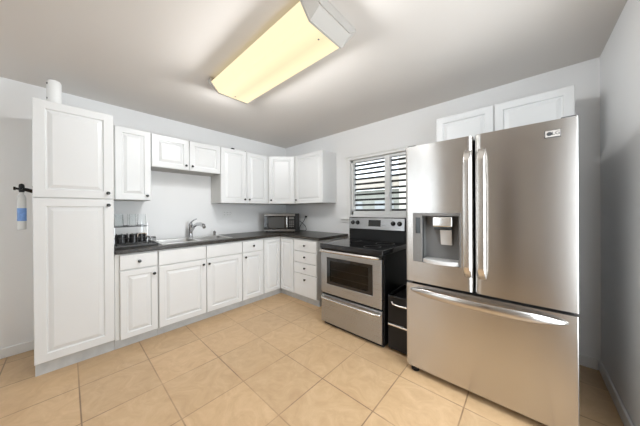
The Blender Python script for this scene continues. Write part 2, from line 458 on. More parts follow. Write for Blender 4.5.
# worktop: one L-shaped slab with a hole for the sink
SX0, SX1, SY0, SY1 = .075, .545, -2.115, -1.335
def worktop():
    xs = [.002, SX0+.025, SX1-.025, .645, 1.432]; ys = [-2.494, SY0+.025, SY1-.025, -.645, -.002]
    b = bmesh.new(); V = {}
    def vert(i, j):
        if (i, j) not in V: V[i, j] = b.verts.new((xs[i], ys[j], .876))
        return V[i, j]
    fs = []
    for i in range(4):
        for j in range(4):
            if i == 3 and j < 3: continue
            if i == 1 and j == 1: continue
            fs.append(b.faces.new((vert(i, j), vert(i+1, j), vert(i+1, j+1), vert(i, j+1))))
    r = bmesh.ops.extrude_face_region(b, geom=fs)
    for v in [e for e in r['geom'] if isinstance(e, bmesh.types.BMVert)]: v.co.z = .914
    bmesh.ops.recalc_face_normals(b, faces=b.faces[:])
    m = MB(); m.merge(b)
    return m.build('worktop', M['granite'], None, bevel=.006)
tag(worktop(), 'dark speckled stone worktop running L-shaped along two walls', 'worktop')

# ------------------------------------------------------------------ sink, tap, dispenser
t = thing('kitchen_sink', 'double-bowl stainless steel sink set into the dark worktop', 'sink', ((SX0+SX1)/2, (SY0+SY1)/2, .914))
bx0, bx1 = SX0+.075, SX1-.028
bowls = [(SY0+.028, (SY0+SY1)/2-.018), ((SY0+SY1)/2+.018, SY1-.028)]
mb = MB(); z0, z1 = .9145, .920
mb.box(SX0, bx0, SY0, SY1, z0, z1, .002).box(bx1, SX1, SY0, SY1, z0, z1, .002)
for y0, y1 in ((SY0, bowls[0][0]), (bowls[0][1], bowls[1][0]), (bowls[1][1], SY1)): mb.box(bx0-.002, bx1+.002, y0, y1, z0, z1, .002)
mb.build('sink_rim', M['sink'], t)
for y0, y1 in bowls:
    b = bmesh.new(); bmesh.ops.create_cube(b, size=1)
    for v in b.verts: v.co = Vector(((bx0+bx1)/2+v.co.x*(bx1-bx0), (y0+y1)/2+v.co.y*(y1-y0), .829+v.co.z*.175))
    top = [f for f in b.faces if f.normal.z > .9]
    bmesh.ops.delete(b, geom=top, context='FACES_ONLY')
    eds = [e for e in b.edges if not e.is_boundary]
    bmesh.ops.bevel(b, geom=eds, offset=.035, segments=5, affect='EDGES', profile=.5)
    bmesh.ops.reverse_faces(b, faces=b.faces[:])
    m = MB(); m.merge(b); bo = m.build('sink_bowl', M['sink'], t, angle=80)
    MB().lathe(((bx0+bx1)/2, (y0+y1)/2, .7425), (0, 0, 1), [(0, .045), (.003, .045), (.003, .03), (.001, .028), (.001, 0)], 20).build('drain', M['chrome'], bo)

t = thing('kitchen_tap', 'chrome pull-out kitchen tap with lever handle behind the sink', 'tap', (.108, -1.695, .92))
MB().lathe((.108, -1.695, .9205), (0, 0, 1), [(0, .032), (.006, .032), (.010, .025), (.09, .023), (.10, .026), (.165, .026), (.185, .022), (.19, 0)], 20).build('tap_body', M['chrome'], t)
MB().tube([(.115, -1.695, .985), (.16, -1.692, 1.03), (.225, -1.688, 1.075), (.31, -1.683, 1.100), (.40, -1.678, 1.104), (.475, -1.674, 1.090), (.500, -1.673, 1.066)],
          [.017, .018, .019, .021, .023, .023, .019], 12).build('spout', M['chrome'], t)
MB().tube([(.108, -1.695, 1.105), (.14, -1.69, 1.128), (.19, -1.68, 1.150), (.24, -1.668, 1.163)], [.014, .010, .008, .007], 10).build('lever', M['chrome'], t)

t = thing('soap_dispenser', 'small chrome pump standing behind the right sink bowl', 'soap dispenser', (.108, -1.40, .92))
MB().lathe((.108, -1.385, .9205), (0, 0, 1), [(0, .022), (.006, .022), (.010, .015), (.035, .015), (.04, .019), (.058, .019), (.062, .008), (.07, 0)], 16).build('pump_body', M['chrome'], t)
MB().tube([(.108, -1.385, .975), (.135, -1.385, .978), (.150, -1.385, .968)], .006, 8).build('nozzle', M['chrome'], t)

# ------------------------------------------------------------------ wall cabinets
FU = fr((.305, 0, 0), (0, 1, 0))
FUB = fr((0, -.305, 0), (1, 0, 0))
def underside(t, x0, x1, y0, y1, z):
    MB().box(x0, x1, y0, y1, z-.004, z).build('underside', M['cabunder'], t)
t = thing('wall_cabinet', 'white single-door wall cabinet beside the pantry, above the dish rack', 'cabinet', (.15, -2.32, 1.39))
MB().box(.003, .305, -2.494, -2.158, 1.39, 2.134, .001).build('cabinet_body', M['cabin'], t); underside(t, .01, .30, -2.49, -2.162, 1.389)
d = panel_door(FU, -2.456, -2.160, 1.388, 2.134, 0, .02, .056, t); knob(FU, -2.195, 1.434, .02, d)

t = thing('wall_cabinet', 'short white two-door wall cabinet hung high above the sink', 'cabinet', (.15, -1.77, 1.76))
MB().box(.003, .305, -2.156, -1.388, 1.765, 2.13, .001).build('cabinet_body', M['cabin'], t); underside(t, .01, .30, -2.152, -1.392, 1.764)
d = panel_door(FU, -2.152, -1.778, 1.763, 2.128, 0, .02, .056, t); knob(FU, -1.812, 1.815, .02, d)
d = panel_door(FU, -1.770, -1.390, 1.763, 2.128, 0, .02, .056, t); knob(FU, -1.742, 1.815, .02, d)

t = thing('wall_cabinet', 'tall white two-door wall cabinet between the sink and the corner', 'cabinet', (.15, -1.0, 1.372))
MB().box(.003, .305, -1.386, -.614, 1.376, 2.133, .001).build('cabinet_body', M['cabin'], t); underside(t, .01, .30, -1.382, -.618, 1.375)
d = panel_door(FU, -1.384, -1.002, 1.374, 2.133, 0, .02, .054, t); knob(FU, -1.040, 1.430, .02, d)
d = panel_door(FU, -.994, -.632, 1.374, 2.133, 0, .02, .054, t); knob(FU, -.965, 1.430, .02, d)

t = thing('corner_wall_cabinet', 'white corner wall cabinet with one angled door, above the microwave', 'cabinet', (.2, -.2, 1.372))
MB().prism([(.003, -.003, 1.376), (.003, -.612, 1.376), (.305, -.612, 1.376), (.612, -.305, 1.376), (.612, -.003, 1.376)], (0, 0, .757)).build('cabinet_body', M['cabin'], t)
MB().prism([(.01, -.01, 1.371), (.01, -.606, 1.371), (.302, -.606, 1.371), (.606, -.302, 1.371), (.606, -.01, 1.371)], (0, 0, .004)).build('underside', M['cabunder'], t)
FD = fr((.305, -.612, 0), (1, 1, 0)); dl = .307*math.sqrt(2)
d = panel_door(FD, .016, dl-.016, 1.374, 2.133, .001, .02, .054, t); knob(FD, .052, 1.430, .021, d)

t = thing('wall_cabinet', 'white single-door wall cabinet on the window wall', 'cabinet', (.91, -.15, 1.372))
MB().box(.614, 1.219, -.305, -.003, 1.376, 2.133, .001).build('cabinet_body', M['cab'], t); underside(t, .618, 1.215, -.30, -.01, 1.375)
d = panel_door(FUB, .632, 1.219, 1.374, 2.133, 0, .02, .056, t); knob(FUB, .668, 1.430, .02, d)

t = thing('wall_cabinet', 'white two-door wall cabinet above the refrigerator', 'cabinet', (3.18, -.15, 1.79))
MB().box(2.724, 3.646, -.313, -.003, 1.79, 2.155, .001).build('cabinet_body', M['cab'], t)
FO = fr((0, -.313, 0), (1, 0, 0))
panel_door(FO, 2.726, 3.176, 1.79, 2.155, 0, .02, .056, t); panel_door(FO, 3.184, 3.644, 1.79, 2.155, 0, .02, .056, t)

# ------------------------------------------------------------------ refrigerator
fx0, fx1, fxm, ff = 2.673, 3.584, 3.124, -.985
t = thing('refrigerator', 'large stainless french-door refrigerator with ice and water dispenser', 'refrigerator', (3.135, -.55, 0))
MB().box(fx0+.012, fx1-.004, -.885, -.10, .03, 1.742, .006).build('fridge_body', M['fbody'], t)
def door_profile(x0, x1, rl, rr, extra=(), bow=.004):
    """plan outline of a door's skin from the back left corner round the front to the back right one"""
    yb = -.892; pts = [(x0, yb)]
    n = 7
    for k in range(n+1):
        a = math.pi/2*k/n; pts.append((x0+rl-rl*math.cos(a), ff+rl-rl*math.sin(a)))
    mids = sorted(set([x0+rl+.002, x0+rl+.005, x1-rr-.005, x1-rr-.002]+list(extra)+[x0+rl+(x1-rr-x0-rl)*k/8 for k in range(1, 8)]))
    for x in mids: pts.append((x, ff-bow*math.sin(math.pi*(x-x0)/(x1-x0))))
    for k in range(n+1):
        a = math.pi/2*k/n; pts.append((x1-rr+rr*math.sin(a), ff+rr-rr*math.cos(a)))
    pts.append((x1, yb)); return pts
def door_mesh(x0, x1, z0, z1, rl, rr, hole=None):
    ex = hole[:2] if hole else ()
    P = door_profile(x0, x1, rl, rr, ex)
    Z = [z0, z1]
    if hole: Z = [z0, hole[2], hole[3], z1]
    b = bmesh.new(); G = [[b.verts.new((x, y, z)) for x, y in P] for z in Z]
    for k in range(len(Z)-1):
        for i in range(len(P)-1):
            if hole and k == 1 and P[i][0] >= hole[0]-1e-6 and P[i+1][0] <= hole[1]+1e-6 and P[i][1] < -.95: continue
            b.faces.new((G[k][i], G[k][i+1], G[k+1][i+1], G[k+1][i]))
        b.faces.new((G[k][-1], G[k][0], G[k+1][0], G[k+1][-1]))
    b.faces.new(G[0][::-1]); b.faces.new(G[-1])
    bmesh.ops.recalc_face_normals(b, faces=b.faces[:])
    m = MB(); m.merge(b); return m
HO = (2.734, 3.048, .868, 1.240)
dl_ = door_mesh(fx0, fxm-.004, .712, 1.752, .014, .030, HO).build('door', M['steel'], t, angle=50)
dr_ = door_mesh(fxm+.004, fx1, .712, 1.752, .030, .002).build('door', M['steel'], t, angle=50)
dd_ = door_mesh(fx0, fx1, .052, .694, .012, .005).build('freezer_drawer', M['steel'], t, angle=50)
MB().box(fx0+.02, fx1-.02, -.90, -.885, .03, 1.74).build('door_gasket', M['dark'], t)
MB().box(fx0+.03, fx1-.02, -.90, -.80, .012, .062, .004).build('base_grille', M['bplastic'], t)
for x in (fx0+.05, fx1-.06):
    MB().lathe((x, -.93, .0), (0, 0, 1), [(0, .030), (.018, .030), (.016, .014), (.04, .014)], 16).build('foot', M['bplastic'], t)
MB().box(fx1-.06, fx1-.002, -.955, -.85, 1.7525, 1.768, .004).build('hinge_cover', M['fbody'], t)
MB().box(fx0+.004, fx0+.07, -.955, -.85, 1.7525, 1.768, .004).build('hinge_cover', M['fbody'], t)
# vertical bow handles
def bow_handle(x, w, z0, z1, par):
    n = 40
    b = bmesh.new(); rows = []
    for k in range(n+1):
        s_ = k/n; z = z0+(z1-z0)*s_
        y = ff+.004-.050*min(1, math.sin(math.pi*s_)*5)**.8-.008*math.sin(math.pi*s_)
        ww = w*(.88+.12*math.sin(math.pi*s_))
        prof = [(-ww/2, 0), (-ww/2*.9, -.009), (-ww/2*.6, -.0115), (ww/2*.6, -.0115), (ww/2*.9, -.009), (ww/2, 0), (ww/2*.5, .006), (-ww/2*.5, .006)]
        rows.append([b.verts.new((x+px, y+py, z)) for px, py in prof])
    for A, B in zip(rows, rows[1:]):
        for k in range(8):
            j = (k+1) % 8; b.faces.new((A[k], A[j], B[j], B[k]))
    b.faces.new(rows[0]); b.faces.new(rows[-1])
    bmesh.ops.recalc_face_normals(b, faces=b.faces[:])
    m = MB(); m.merge(b); return m.build('handle', M['handle'], par, angle=60)
bow_handle(3.092, .046, .81, 1.655, dl_)
bow_handle(3.170, .046, .81, 1.655, dr_)
# horizontal drawer handle
def drawer_handle():
    n = 24; b = bmesh.new(); rows = []
    x0, x1 = 2.712, 3.545
    for k in range(n+1):
        s_ = k/n; x = x0+(x1-x0)*s_; e = min(1, math.sin(math.pi*s_)*2.2)**.7
        y = ff-.002-.064*math.sin(math.pi*s_)**.55; h = .008+.018*e; zc = .650
        prof = [(-h, 0), (-h*.7, -.008), (0, -.012), (h*.7, -.009), (h, -.002), (h*.6, .006), (-h*.6, .006)]
        rows.append([b.verts.new((x, y+py, zc+pz)) for pz, py in prof])
    for A, B in zip(rows, rows[1:]):
        for k in range(7):
            j = (k+1) % 7; b.faces.new((A[k], A[j], B[j], B[k]))
    b.faces.new(rows[0]); b.faces.new(rows[-1])
    bmesh.ops.recalc_face_normals(b, faces=b.faces[:])
    m = MB(); m.merge(b); return m.build('handle', M['steel'], dd_, angle=60)
drawer_handle()
# dispenser in the left door
x0, x1, z0, z1 = HO; yo = ff-.006; yi = -.902; xr = 2.800
dp = MB().box(x0-.004, xr, yo, ff+.03, z0, z1, .004).build('dispenser', M['grey'], t)
mb = MB()   # bezel and recess
mb.box(xr, x1+.004, yo, ff+.02, z1-.022, z1, .003).box(x1-.010, x1+.004, yo, ff+.02, z0, z1-.022, .003)
mb.build('bezel', M['grey'], dp)
mb = MB()
mb.quad((xr, yi, z0), (x1-.010, yi, z0), (x1-.010, yi, z1-.02), (xr, yi, z1-.02))
mb.quad((xr, ff, z0), (xr, yi, z0), (xr, yi, z1-.02), (xr, ff, z1-.02))
mb.quad((x1-.010, yi, z0), (x1-.010, ff, z0), (x1-.010, ff, z1-.02), (x1-.010, yi, z1-.02))
mb.quad((xr, yi, z1-.021), (x1-.010, yi, z1-.021), (x1-.010, ff, z1-.021), (xr, ff, z1-.021))
mb.quad((xr, ff, z0+.002), (x1-.010, ff, z0+.002), (x1-.010, yi, z0+.002), (xr, yi, z0+.002))
mb.build('recess', M['greyd'], dp)
MB().box(2.752, 2.786, yo-.002, yo+.003, 1.085, 1.205, .001).build('display', M['screen'], dp)
for k in range(5): MB().lathe((2.768, yo+.001, 1.05-k*.033), (0, -1, 0), [(0, .007), (.002, .0065), (.0025, 0)], 12).build('button', M['greyd'], dp)
mb = MB().box(2.872, 3.000, yo-.006, ff+.05, 1.140, 1.212, .008)
mb.build('nozzle_housing', M['polish'], dp)
MB().box(2.882, 2.990, yo-.002, ff+.05, 1.118, 1.142, .006).build('nozzle', M['screen'], dp)
MB().prism([(2.91, -.945, 1.118), (2.985, -.945, 1.118), (2.985, -.925, 1.005), (2.91, -.925, 1.005)], (0, .008, 0), .002).build('paddle', M['satin'], dp)
pts = [(xr+.004, -.905), (x1-.012, -.905), (x1-.012, ff-.004)]
for k in range(1, 8): 
    s_ = k/8; pts.append((x1-.012+(xr+.004-x1+.012)*s_, ff-.004-.040*math.sin(math.pi*s_)**.7))
pts.append((xr+.004, ff-.004))
MB().prism([(x, y, .872) for x, y in pts], (0, 0, .028), .003).build('drip_tray', M['satin'], dp)
# badge
def text_mesh(body, size, m, parent, loc, rot, name='lettering', ext=.0006):
    cu = bpy.data.curves.new(name, 'FONT'); cu.body = body; cu.size = size; cu.extrude = ext; cu.align_x = 'CENTER'; cu.align_y = 'CENTER'
    to = bpy.data.objects.new(name, cu); C.objects.link(to)
    dg = bpy.context.evaluated_depsgraph_get(); me = bpy.data.meshes.new_from_object(to.evaluated_get(dg))
    bpy.data.objects.remove(to)
    me.transform(Matrix.Translation(loc)@rot)
    b = MB(); b.bm.from_mesh(me); bpy.data.meshes.remove(me)
    return b.build(name, m, parent)
RX = Matrix.Rotation(math.radians(90), 4, 'X')
bd = MB().box(3.458, 3.522, -.9925, -.984, 1.657, 1.697, .002).build('badge', M['dark'], dr_); 
MB().box(3.461, 3.519, -.9935, -.9915, 1.660, 1.694).build('badge_face', M['badge'], bd)
MB().lathe((3.477, -.9935, 1.677), (0, -1, 0), [(0, .011), (.0012, .011), (.0016, .0)], 20).build('emblem', M['dark'], bd)
text_mesh('LG', .027, M['dark'], bd, (3.502, -.9940, 1.677), RX)

# ------------------------------------------------------------------ range
rx0, rx1, rf = 1.668, 2.424, -.880
t = thing('kitchen_range', 'freestanding electric range, stainless front and black glass cooktop, under the window', 'range', (2.045, -.6, 0))
mb = MB().box(rx0+.004, rx1-.002, -.852, -.27, .03, .845, .004)
mb.build('range_body', M['black'], t)
MB().box(rx0+.02, rx1-.02, -.84, -.29, 0, .03).build('plinth', M['dark'], t)
MB().box(rx0-.002, rx1+.002, -.888, -.30, .845, .897, .008, 3).build('cooktop', M['bglass'], t)
# back guard with a steel control panel
MB().box(rx0+.004, rx1-.004, -.325, -.26, .89, 1.175, .012, 3).build('back_guard', M['black'], t)
MB().prism([(rx0+.018, -.345, 1.032), (rx0+.018, -.325, 1.032), (rx0+.018, -.325, 1.166), (rx0+.018, -.328, 1.166)], (rx1-rx0-.036, 0, 0), .003).build('control_panel', M['rsteel'], t)
FC = lambda z: -.345+(z-1.032)/(1.166-1.032)*.017
for x in (1.742, 1.812, 2.276, 2.350):
    MB().lathe((x, FC(1.11)+.001, 1.108), (0, -1, .12), [(0, .027), (.004, .027), (.008, .021), (.026, .019), (.029, .015), (.030, 0)], 20).build('control_knob', M['knob'], t)
MB().prism([(1.965, FC(1.068)-.003, 1.068), (2.125, FC(1.068)-.003, 1.068), (2.125, FC(1.145)-.003, 1.145), (1.965, FC(1.145)-.003, 1.145)], (0, .006, 0), .001).build('clock_display', M['screen'], t)
# oven door with a window hole
wx0, wx1, wz0, wz1 = 1.757, 2.318, .462, .752
mb = MB(); ya, yb = rf, -.853
mb.box(rx0+.010, wx0, ya, yb, .358, .808, .004).box(wx1, rx1-.014, ya, yb, .358, .808, .004).box(wx0-.005, wx1+.005, ya, yb, .358, wz0, .004).box(wx0-.005, wx1+.005, ya, yb, wz1, .808, .004)
od = mb.build('oven_door', M['rsteel'], t)
mb = MB(); gx0, gx1, gz0, gz1 = wx0+.045, wx1-.05, wz0+.032, wz1-.032; yg = rf+.003
mb.box(wx0, gx0, yg, yg+.012, wz0, wz1).box(gx1, wx1, yg, yg+.012, wz0, wz1).box(gx0, gx1, yg, yg+.012, wz0, gz0).box(gx0, gx1, yg, yg+.012, gz1, wz1)
mb.build('window_frame', M['bglass'], od)
MB().box(gx0, gx1, yg+.002, yg+.008, gz0, gz1).build('oven_window', M['ovglass'], od)
MB().box(wx0, wx1, -.8535, -.8525, wz0, wz1).build('oven_cavity', M['ovin'], od)
for z in (.545, .625):
    rk = MB().tube([(gx0, -.858, z), (gx1, -.858, z)], .0022, 6)
    rk.build('oven_rack', M['rack'], od)
MB().tube([(rx0+.022, rf-.002, .822), (rx0+.022, rf-.032, .825), (rx0+.05, rf-.042, .826), (2.05, rf-.046, .826), (rx1-.06, rf-.042, .826), (rx1-.030, rf-.032, .825), (rx1-.030, rf-.002, .822)], .0145, 12).build('handle', M['handle'], od)
MB().box(rx0+.010, rx1-.014, -.876, -.852, .810, .845, .003).build('vent_strip', M['black'], t)
dw = MB().box(rx0+.010, rx1-.014, rf, -.853, .038, .338, .005).build('storage_drawer', M['rsteel'], t)
MB().tube([(rx0+.022, rf-.001, .308), (rx0+.03, rf-.022, .308), (rx0+.06, rf-.030, .307), (2.05, rf-.034, .307), (rx1-.07, rf-.030, .307), (rx1-.038, rf-.022, .308), (rx1-.030, rf-.001, .308)], .012, 10).build('handle', M['handle'], dw)
# radiant element rings printed on the glass
def ring(x, y, r):
    b = bmesh.new(); n = 40; o = []; i_ = []
    for k in range(n):
        a = 2*math.pi*k/n
        o.append(b.verts.new((x+r*math.cos(a), y+r*math.sin(a), .8976))); i_.append(b.verts.new((x+(r-.004)*math.cos(a), y+(r-.004)*math.sin(a), .8976)))
    for k in range(n):
        j = (k+1) % n; b.faces.new((o[k], o[j], i_[j], i_[k]))
    m = MB(); m.merge(b); return m.build('burner_ring', M['greyd'], t)
for x, y, r in ((1.86, -.74, .10), (2.24, -.74, .085), (1.86, -.46, .075), (2.24, -.46, .10)): ring(x, y, r)

# ------------------------------------------------------------------ black drawer unit between range and refrigerator
t = thing('drawer_unit', 'narrow black two-drawer bin wedged between the range and the refrigerator', 'bin', (2.555, -.7, 0))
bx0_, bx1_, bf = 2.447, 2.664, -.842
mb = MB().box(bx0_, bx0_+.008, bf+.012, -.48, .02, .50, .002).box(bx1_-.008, bx1_, bf+.012, -.48, .02, .50, .002).box(bx0_, bx1_, -.49, -.48, .02, .50).box(bx0_, bx1_, bf+.012, -.48, .02, .03).box(bx0_, bx1_, bf+.012, -.48, .455, .465)
mb.build('bin_body', M['bplastic'], t)
u = MB().box(bx0_+.002, bx1_-.002, bf, bf+.012, .255, .498, .004).build('drawer', M['bplastic'], t)
MB().tube([(bx0_+.045, bf-.001, .442), (bx0_+.055, bf-.014, .432), (bx0_+.12, bf-.017, .427), (bx1_-.02, bf-.015, .430), (bx1_-.010, bf-.001, .440)], .009, 8).build('handle', M['handle'], u)
u = MB().box(bx0_+.002, bx1_-.002, bf, bf+.012, .022, .246, .004).build('drawer', M['bplastic'], t)
MB().box(bx0_+.006, bx1_-.006, bf-.010, bf, .232, .248, .003).build('handle', M['handle'], u)
for x in (bx0_+.02, bx1_-.02):
    for y in (bf+.04, -.51): MB().lathe((x, y, 0), (0, 0, 1), [(0, .011), (.02, .011)], 10).build('foot', M['bplastic'], t)

# ------------------------------------------------------------------ ceiling light
LX0, LX1, LY0, LY1 = 1.335, 2.478, -1.925, -1.510
yc = (LY0+LY1)/2
t = thing('ceiling_light', 'long wraparound fluorescent ceiling light with glowing cream diffuser', 'ceiling light', (1.9, yc, H))
MB().box(LX0-.06, LX1+.06, LY0+.05, LY1-.05, H-.045, H-.001, .002).build('housing', M['endcap'], t)
prof = [(LY0, H-.040), (LY0+.010, H-.052), (LY0+.066, H-.112), (yc-.01, H-.117), (LY1-.066, H-.112), (LY1-.010, H-.052), (LY1, H-.040)]
MB().prism([(LX0, y, z) for y, z in prof], (LX1-LX0, 0, 0)).build('diffuser', M['diff'], t, angle=8)
capp = [(LY0-.010, H-.004), (LY0-.010, H-.040), (LY0+.002, H-.056), (LY0+.062, H-.118), (LY1-.062, H-.118), (LY1-.030, H-.088), (LY1-.026, H-.074), (LY1-.002, H-.052), (LY1+.010, H-.040), (LY1+.010, H-.004)]
def end_cap(x, sgn):
    b = bmesh.new(); rows = []
    for dx, sc in ((0, 1.0), (.012, 1.0), (.014, .965), (.070, .55), (.074, .50), (.082, .50)):
        rows.append([b.verts.new((x+sgn*dx, yc+(y-yc)*(1-(1-sc)*.12), H-.004+(z-H+.004)*sc)) for y, z in capp])
    n = len(capp)
    for A, B in zip(rows, rows[1:]):
        for k in range(n):
            j = (k+1) % n; b.faces.new((A[k], A[j], B[j], B[k]))
    b.faces.new(rows[0]); b.faces.new(rows[-1])
    bmesh.ops.recalc_face_normals(b, faces=b.faces[:])
    m = MB(); m.merge(b); return m.build('end_cap', M['endcap'], t, angle=20)
end_cap(LX1, 1); end_cap(LX0, -1)
for x in (LX0+.045, LX1-.05):
    MB().lathe((x, yc-.01, H-.116), (0, 0, -1), [(0, .006), (.003, .0055), (.004, 0)], 10).build('screw', M['greyd'], t)
def lamp_point(x, y, z, tx, ty, k=1.0):
    ld = bpy.data.lights.new('lamp_point', 'SPOT'); ld.energy = LAMP_W*k; ld.color = LAMP_COL
    ld.spot_size = math.radians(179); ld.spot_blend = .42; ld.shadow_soft_size = 0.0
    lo = bpy.data.objects.new('lamp_point', ld); C.objects.link(lo); lo.parent = t
    lo.location = (x-1.9, y-yc, z-H)
    lo.rotation_euler = Vector((tx, ty, -1)).to_track_quat('-Z', 'Y').to_euler()
TL = math.tan(math.radians(39))
for i in range(8):
    for sg in (-1, 1): lamp_point(LX0+.07+(LX1-LX0-.14)*i/7, yc+sg*.150, H-.122, 0, sg*TL)
for sg in (-1, 1):
    lamp_point(LX0-.03, yc+sg*.08, H-.124, -TL, 0, 2.3); lamp_point(LX1+.03, yc+sg*.08, H-.124, TL, 0, 1.6)

# ------------------------------------------------------------------ microwave and its cord
ma = math.radians(37); mw_, md_ = .515, .36
U = Vector((math.cos(ma), math.sin(ma), 0)); N = Vector((math.sin(ma), -math.cos(ma), 0)); mc = Vector((.34, -.36, 0))
FM = fr(mc-U*mw_/2+N*md_/2, U)      # u 0..mw_, n=0 at the front face
t = thing('microwave_oven', 'stainless and black countertop microwave set across the worktop corner', 'microwave', (mc.x, mc.y, .914))
MB().fbox(FM, 0, mw_, .926, 1.213, -md_, -.022, .006).build('microwave_body', M['black'], t)
for v0, v1 in ((1.176, 1.211), (.930, .962)): MB().fbox(FM, .003, mw_-.003, v0, v1, -.024, 0, .004).build('front_trim', M['dsteel'], t)
dm = MB().fbox(FM, .003, .395, .963, 1.175, -.024, -.002, .003).build('door', M['bglass'], t)
MB().fbox(FM, .075, .335, .985, 1.155, -.003, -.0005, .002).build('door_window', M['mwin'], dm)
MB().tube([FM(.385, .975, -.002), FM(.385, .98, .022), FM(.385, 1.0, .028), FM(.385, 1.14, .028), FM(.385, 1.162, .022), FM(.385, 1.167, -.002)], .010, 10).build('handle', M['polish'], dm)
cp = MB().fbox(FM, .397, mw_-.003, .963, 1.175, -.024, -.002, .003).build('control_panel', M['bplastic'], t)
MB().fbox(FM, .415, .495, 1.125, 1.160, -.003, -.0005, .001).build('display', M['grey'], cp)
for r in range(4):
    for c in range(3): MB().fbox(FM, .418+c*.027, .438+c*.027, 1.085-r*.028, 1.103-r*.028, -.003, 0, .001).build('button', M['grey'], cp)
for u, n in ((.04, -.04), (mw_-.04, -.04), (.04, -md_+.04), (mw_-.04, -md_+.04)):
    MB().lathe(FM(u, .9145, n), (0, 0, 1), [(0, .012), (.013, .012)], 10).build('foot', M['bplastic'], t)

def outlet(x, y, z, F, label, n=1):
    o = F(0, 0, 0); t = thing('wall_outlet', label, 'outlet', o)
    w = .036+.046*(n-1)/2*1.0
    MB().fbox(F, -.035-.023*(n-1), .035+.023*(n-1), -.057, .057, .0005, .006, .003).build('cover_plate', M['wplastic'], t)
    for k in range(n):
        c = (k-(n-1)/2)*.046
        r = MB().fbox(F, c-.017, c+.017, -.034, .034, .006, .008, .001).build('socket_face', M['wplastic'], t)
        for v in (-.017, .017):
            MB().fbox(F, c-.008, c-.005, v-.004, v+.005, .0078, .0084).fbox(F, c+.005, c+.008, v-.004, v+.005, .0078, .0084).build('slot', M['dark'], r)
outlet(0, 0, 0, fr((0, -1.145, 1.222), (0, 1, 0)), 'white triple outlet plate on the wall above the sink counter', 3)
outlet(0, 0, 0, fr((.562, 0, 1.135), (1, 0, 0)), 'white single outlet plate on the wall right of the microwave')
t = thing('power_cord', 'thin black power cord looping from the microwave to the wall outlet', 'cord', (.56, -.02, 1.13))
MB().box(.548, .578, -.034, -.009, 1.142, 1.168, .004).build('plug', M['bplastic'], t)
MB().tube([(.563, -.036, 1.150), (.570, -.05, 1.125), (.545, -.055, 1.08), (.49, -.06, 1.03), (.45, -.065, .975), (.455, -.075, .925), (.52, -.09, .919), (.60, -.085, .919), (.625, -.075, .94), (.60, -.065, .99), (.54, -.07, 1.04), (.50, -.085, 1.07), (.485, -.10, 1.085)], .0045, 6).build('cable', M['bplastic'], t)

# ------------------------------------------------------------------ dish rack with its dishes
rx, ry0, ry1 = (.10, .47), -2.485, -2.165
t = thing('drain_tray', 'flat dark drain tray on the worktop under the dish rack', 'tray', (.32, -2.33, .914))
MB().box(.085, .50, -2.488, -2.135, .9145, .920, .002).box(.085, .50, -2.488, -2.480, .9145, .934, .002).box(.085, .50, -2.143, -2.135, .9145, .934, .002).box(.085, .093, -2.488, -2.135, .9145, .934, .002).box(.492, .50, -2.488, -2.135, .9145, .934, .002).build('tray_dish', M['tray'], t)
t = thing('dish_rack', 'two-tier black wire dish rack between the pantry and the sink', 'dish rack', (.29, -2.33, .92))
X0, X1, Y0, Y1 = .105, .470, -2.474, -2.205
def rect_wire(mb, x0, x1, y0, y1, z, r): mb.tube([(x0, y0, z), (x1, y0, z), (x1, y1, z), (x0, y1, z)], r, 6, closed=True)
mb = MB(); rect_wire(mb, X0, X1, Y0, Y1, .945, .004); rect_wire(mb, X0, X1, Y0, Y1, 1.005, .0035)
for k in range(9):
    y = Y0+(Y1-Y0)*k/8; mb.tube([(X0, y, 1.005), (X0, y, .945), (X1, y, .945), (X1, y, 1.005)], .0022, 5)
for k in range(8):
    x_ = X0+(X1-X0)*(k+.5)/8
    mb.tube([(x_, Y0+.010, .945), (x_, Y0+.010, 1.01)], .002, 5)
for x_ in (X0+.01, X1-.01):
    for y in (Y0+.01, Y1-.01): mb.tube([(x_, y, .9205), (x_, y, .946)], .004, 6)
mb.build('lower_basket', M['wire'], t)
for pts in ([(X0+.02, Y0+.004, .945), (X0+.02, Y0+.004, 1.115), (X0+.02, Y0+.012, 1.135)], [(X1-.08, Y0+.004, .945), (X1-.08, Y0+.004, 1.112)],
            [(X0+.02, Y1-.004, .945), (X0+.02, Y1-.004, 1.112), (X0+.02, Y1-.004, 1.150)], [(X1-.08, Y1-.004, .945), (X1-.08, Y1-.004, 1.112), (X1-.08, Y1-.004, 1.142)]):
    MB().tube(pts, .003, 6).build('upright', M['rack'], t)
mb = MB(); rect_wire(mb, X0+.02, X1-.08, Y0, Y1, 1.112, .0055)
for k in range(11):
    y = Y0+(Y1-Y0)*k/10; mb.tube([(X0+.02, y, 1.112), (X1-.08, y, 1.112)], .0022, 5)
for k in range(4):
    x_ = X0+.05+k*.06; mb.tube([(x_, Y0, 1.109), (x_, Y1, 1.109)], .0022, 5)
mb.build('upper_shelf', M['wire'], t)
mb = MB()
mb.tube([(X1+.004, Y1-.10, 1.005), (X1+.012, Y1-.10, 1.035), (X1+.012, Y1-.085, 1.045), (X1+.012, Y1-.045, 1.045), (X1+.012, Y1-.03, 1.035), (X1+.004, Y1-.03, 1.005)], .004, 6)
mb.build('side_handle', M['polish'], t)
t = thing('cutlery_holder', 'bent wire cutlery holder on the right end of the dish rack', 'holder', (.40, -2.18, .935))
mb = MB()
rect_wire(mb, .32, .46, -2.196, -2.150, .985, .0035); rect_wire(mb, .32, .46, -2.196, -2.150, .940, .003)
for k in range(5):
    x_ = .32+.035*k; mb.tube([(x_, -2.196, .985), (x_, -2.196, .94), (x_, -2.150, .94), (x_, -2.150, .985)], .002, 5)
mb.tube([(.46, -2.19, .985), (.468, -2.19, 1.0), (.468, -2.155, 1.0), (.46, -2.155, .985)], .0035, 6)
for x_ in (.325, .455): mb.tube([(x_, -2.173, .9205), (x_, -2.173, .94)], .004, 6)
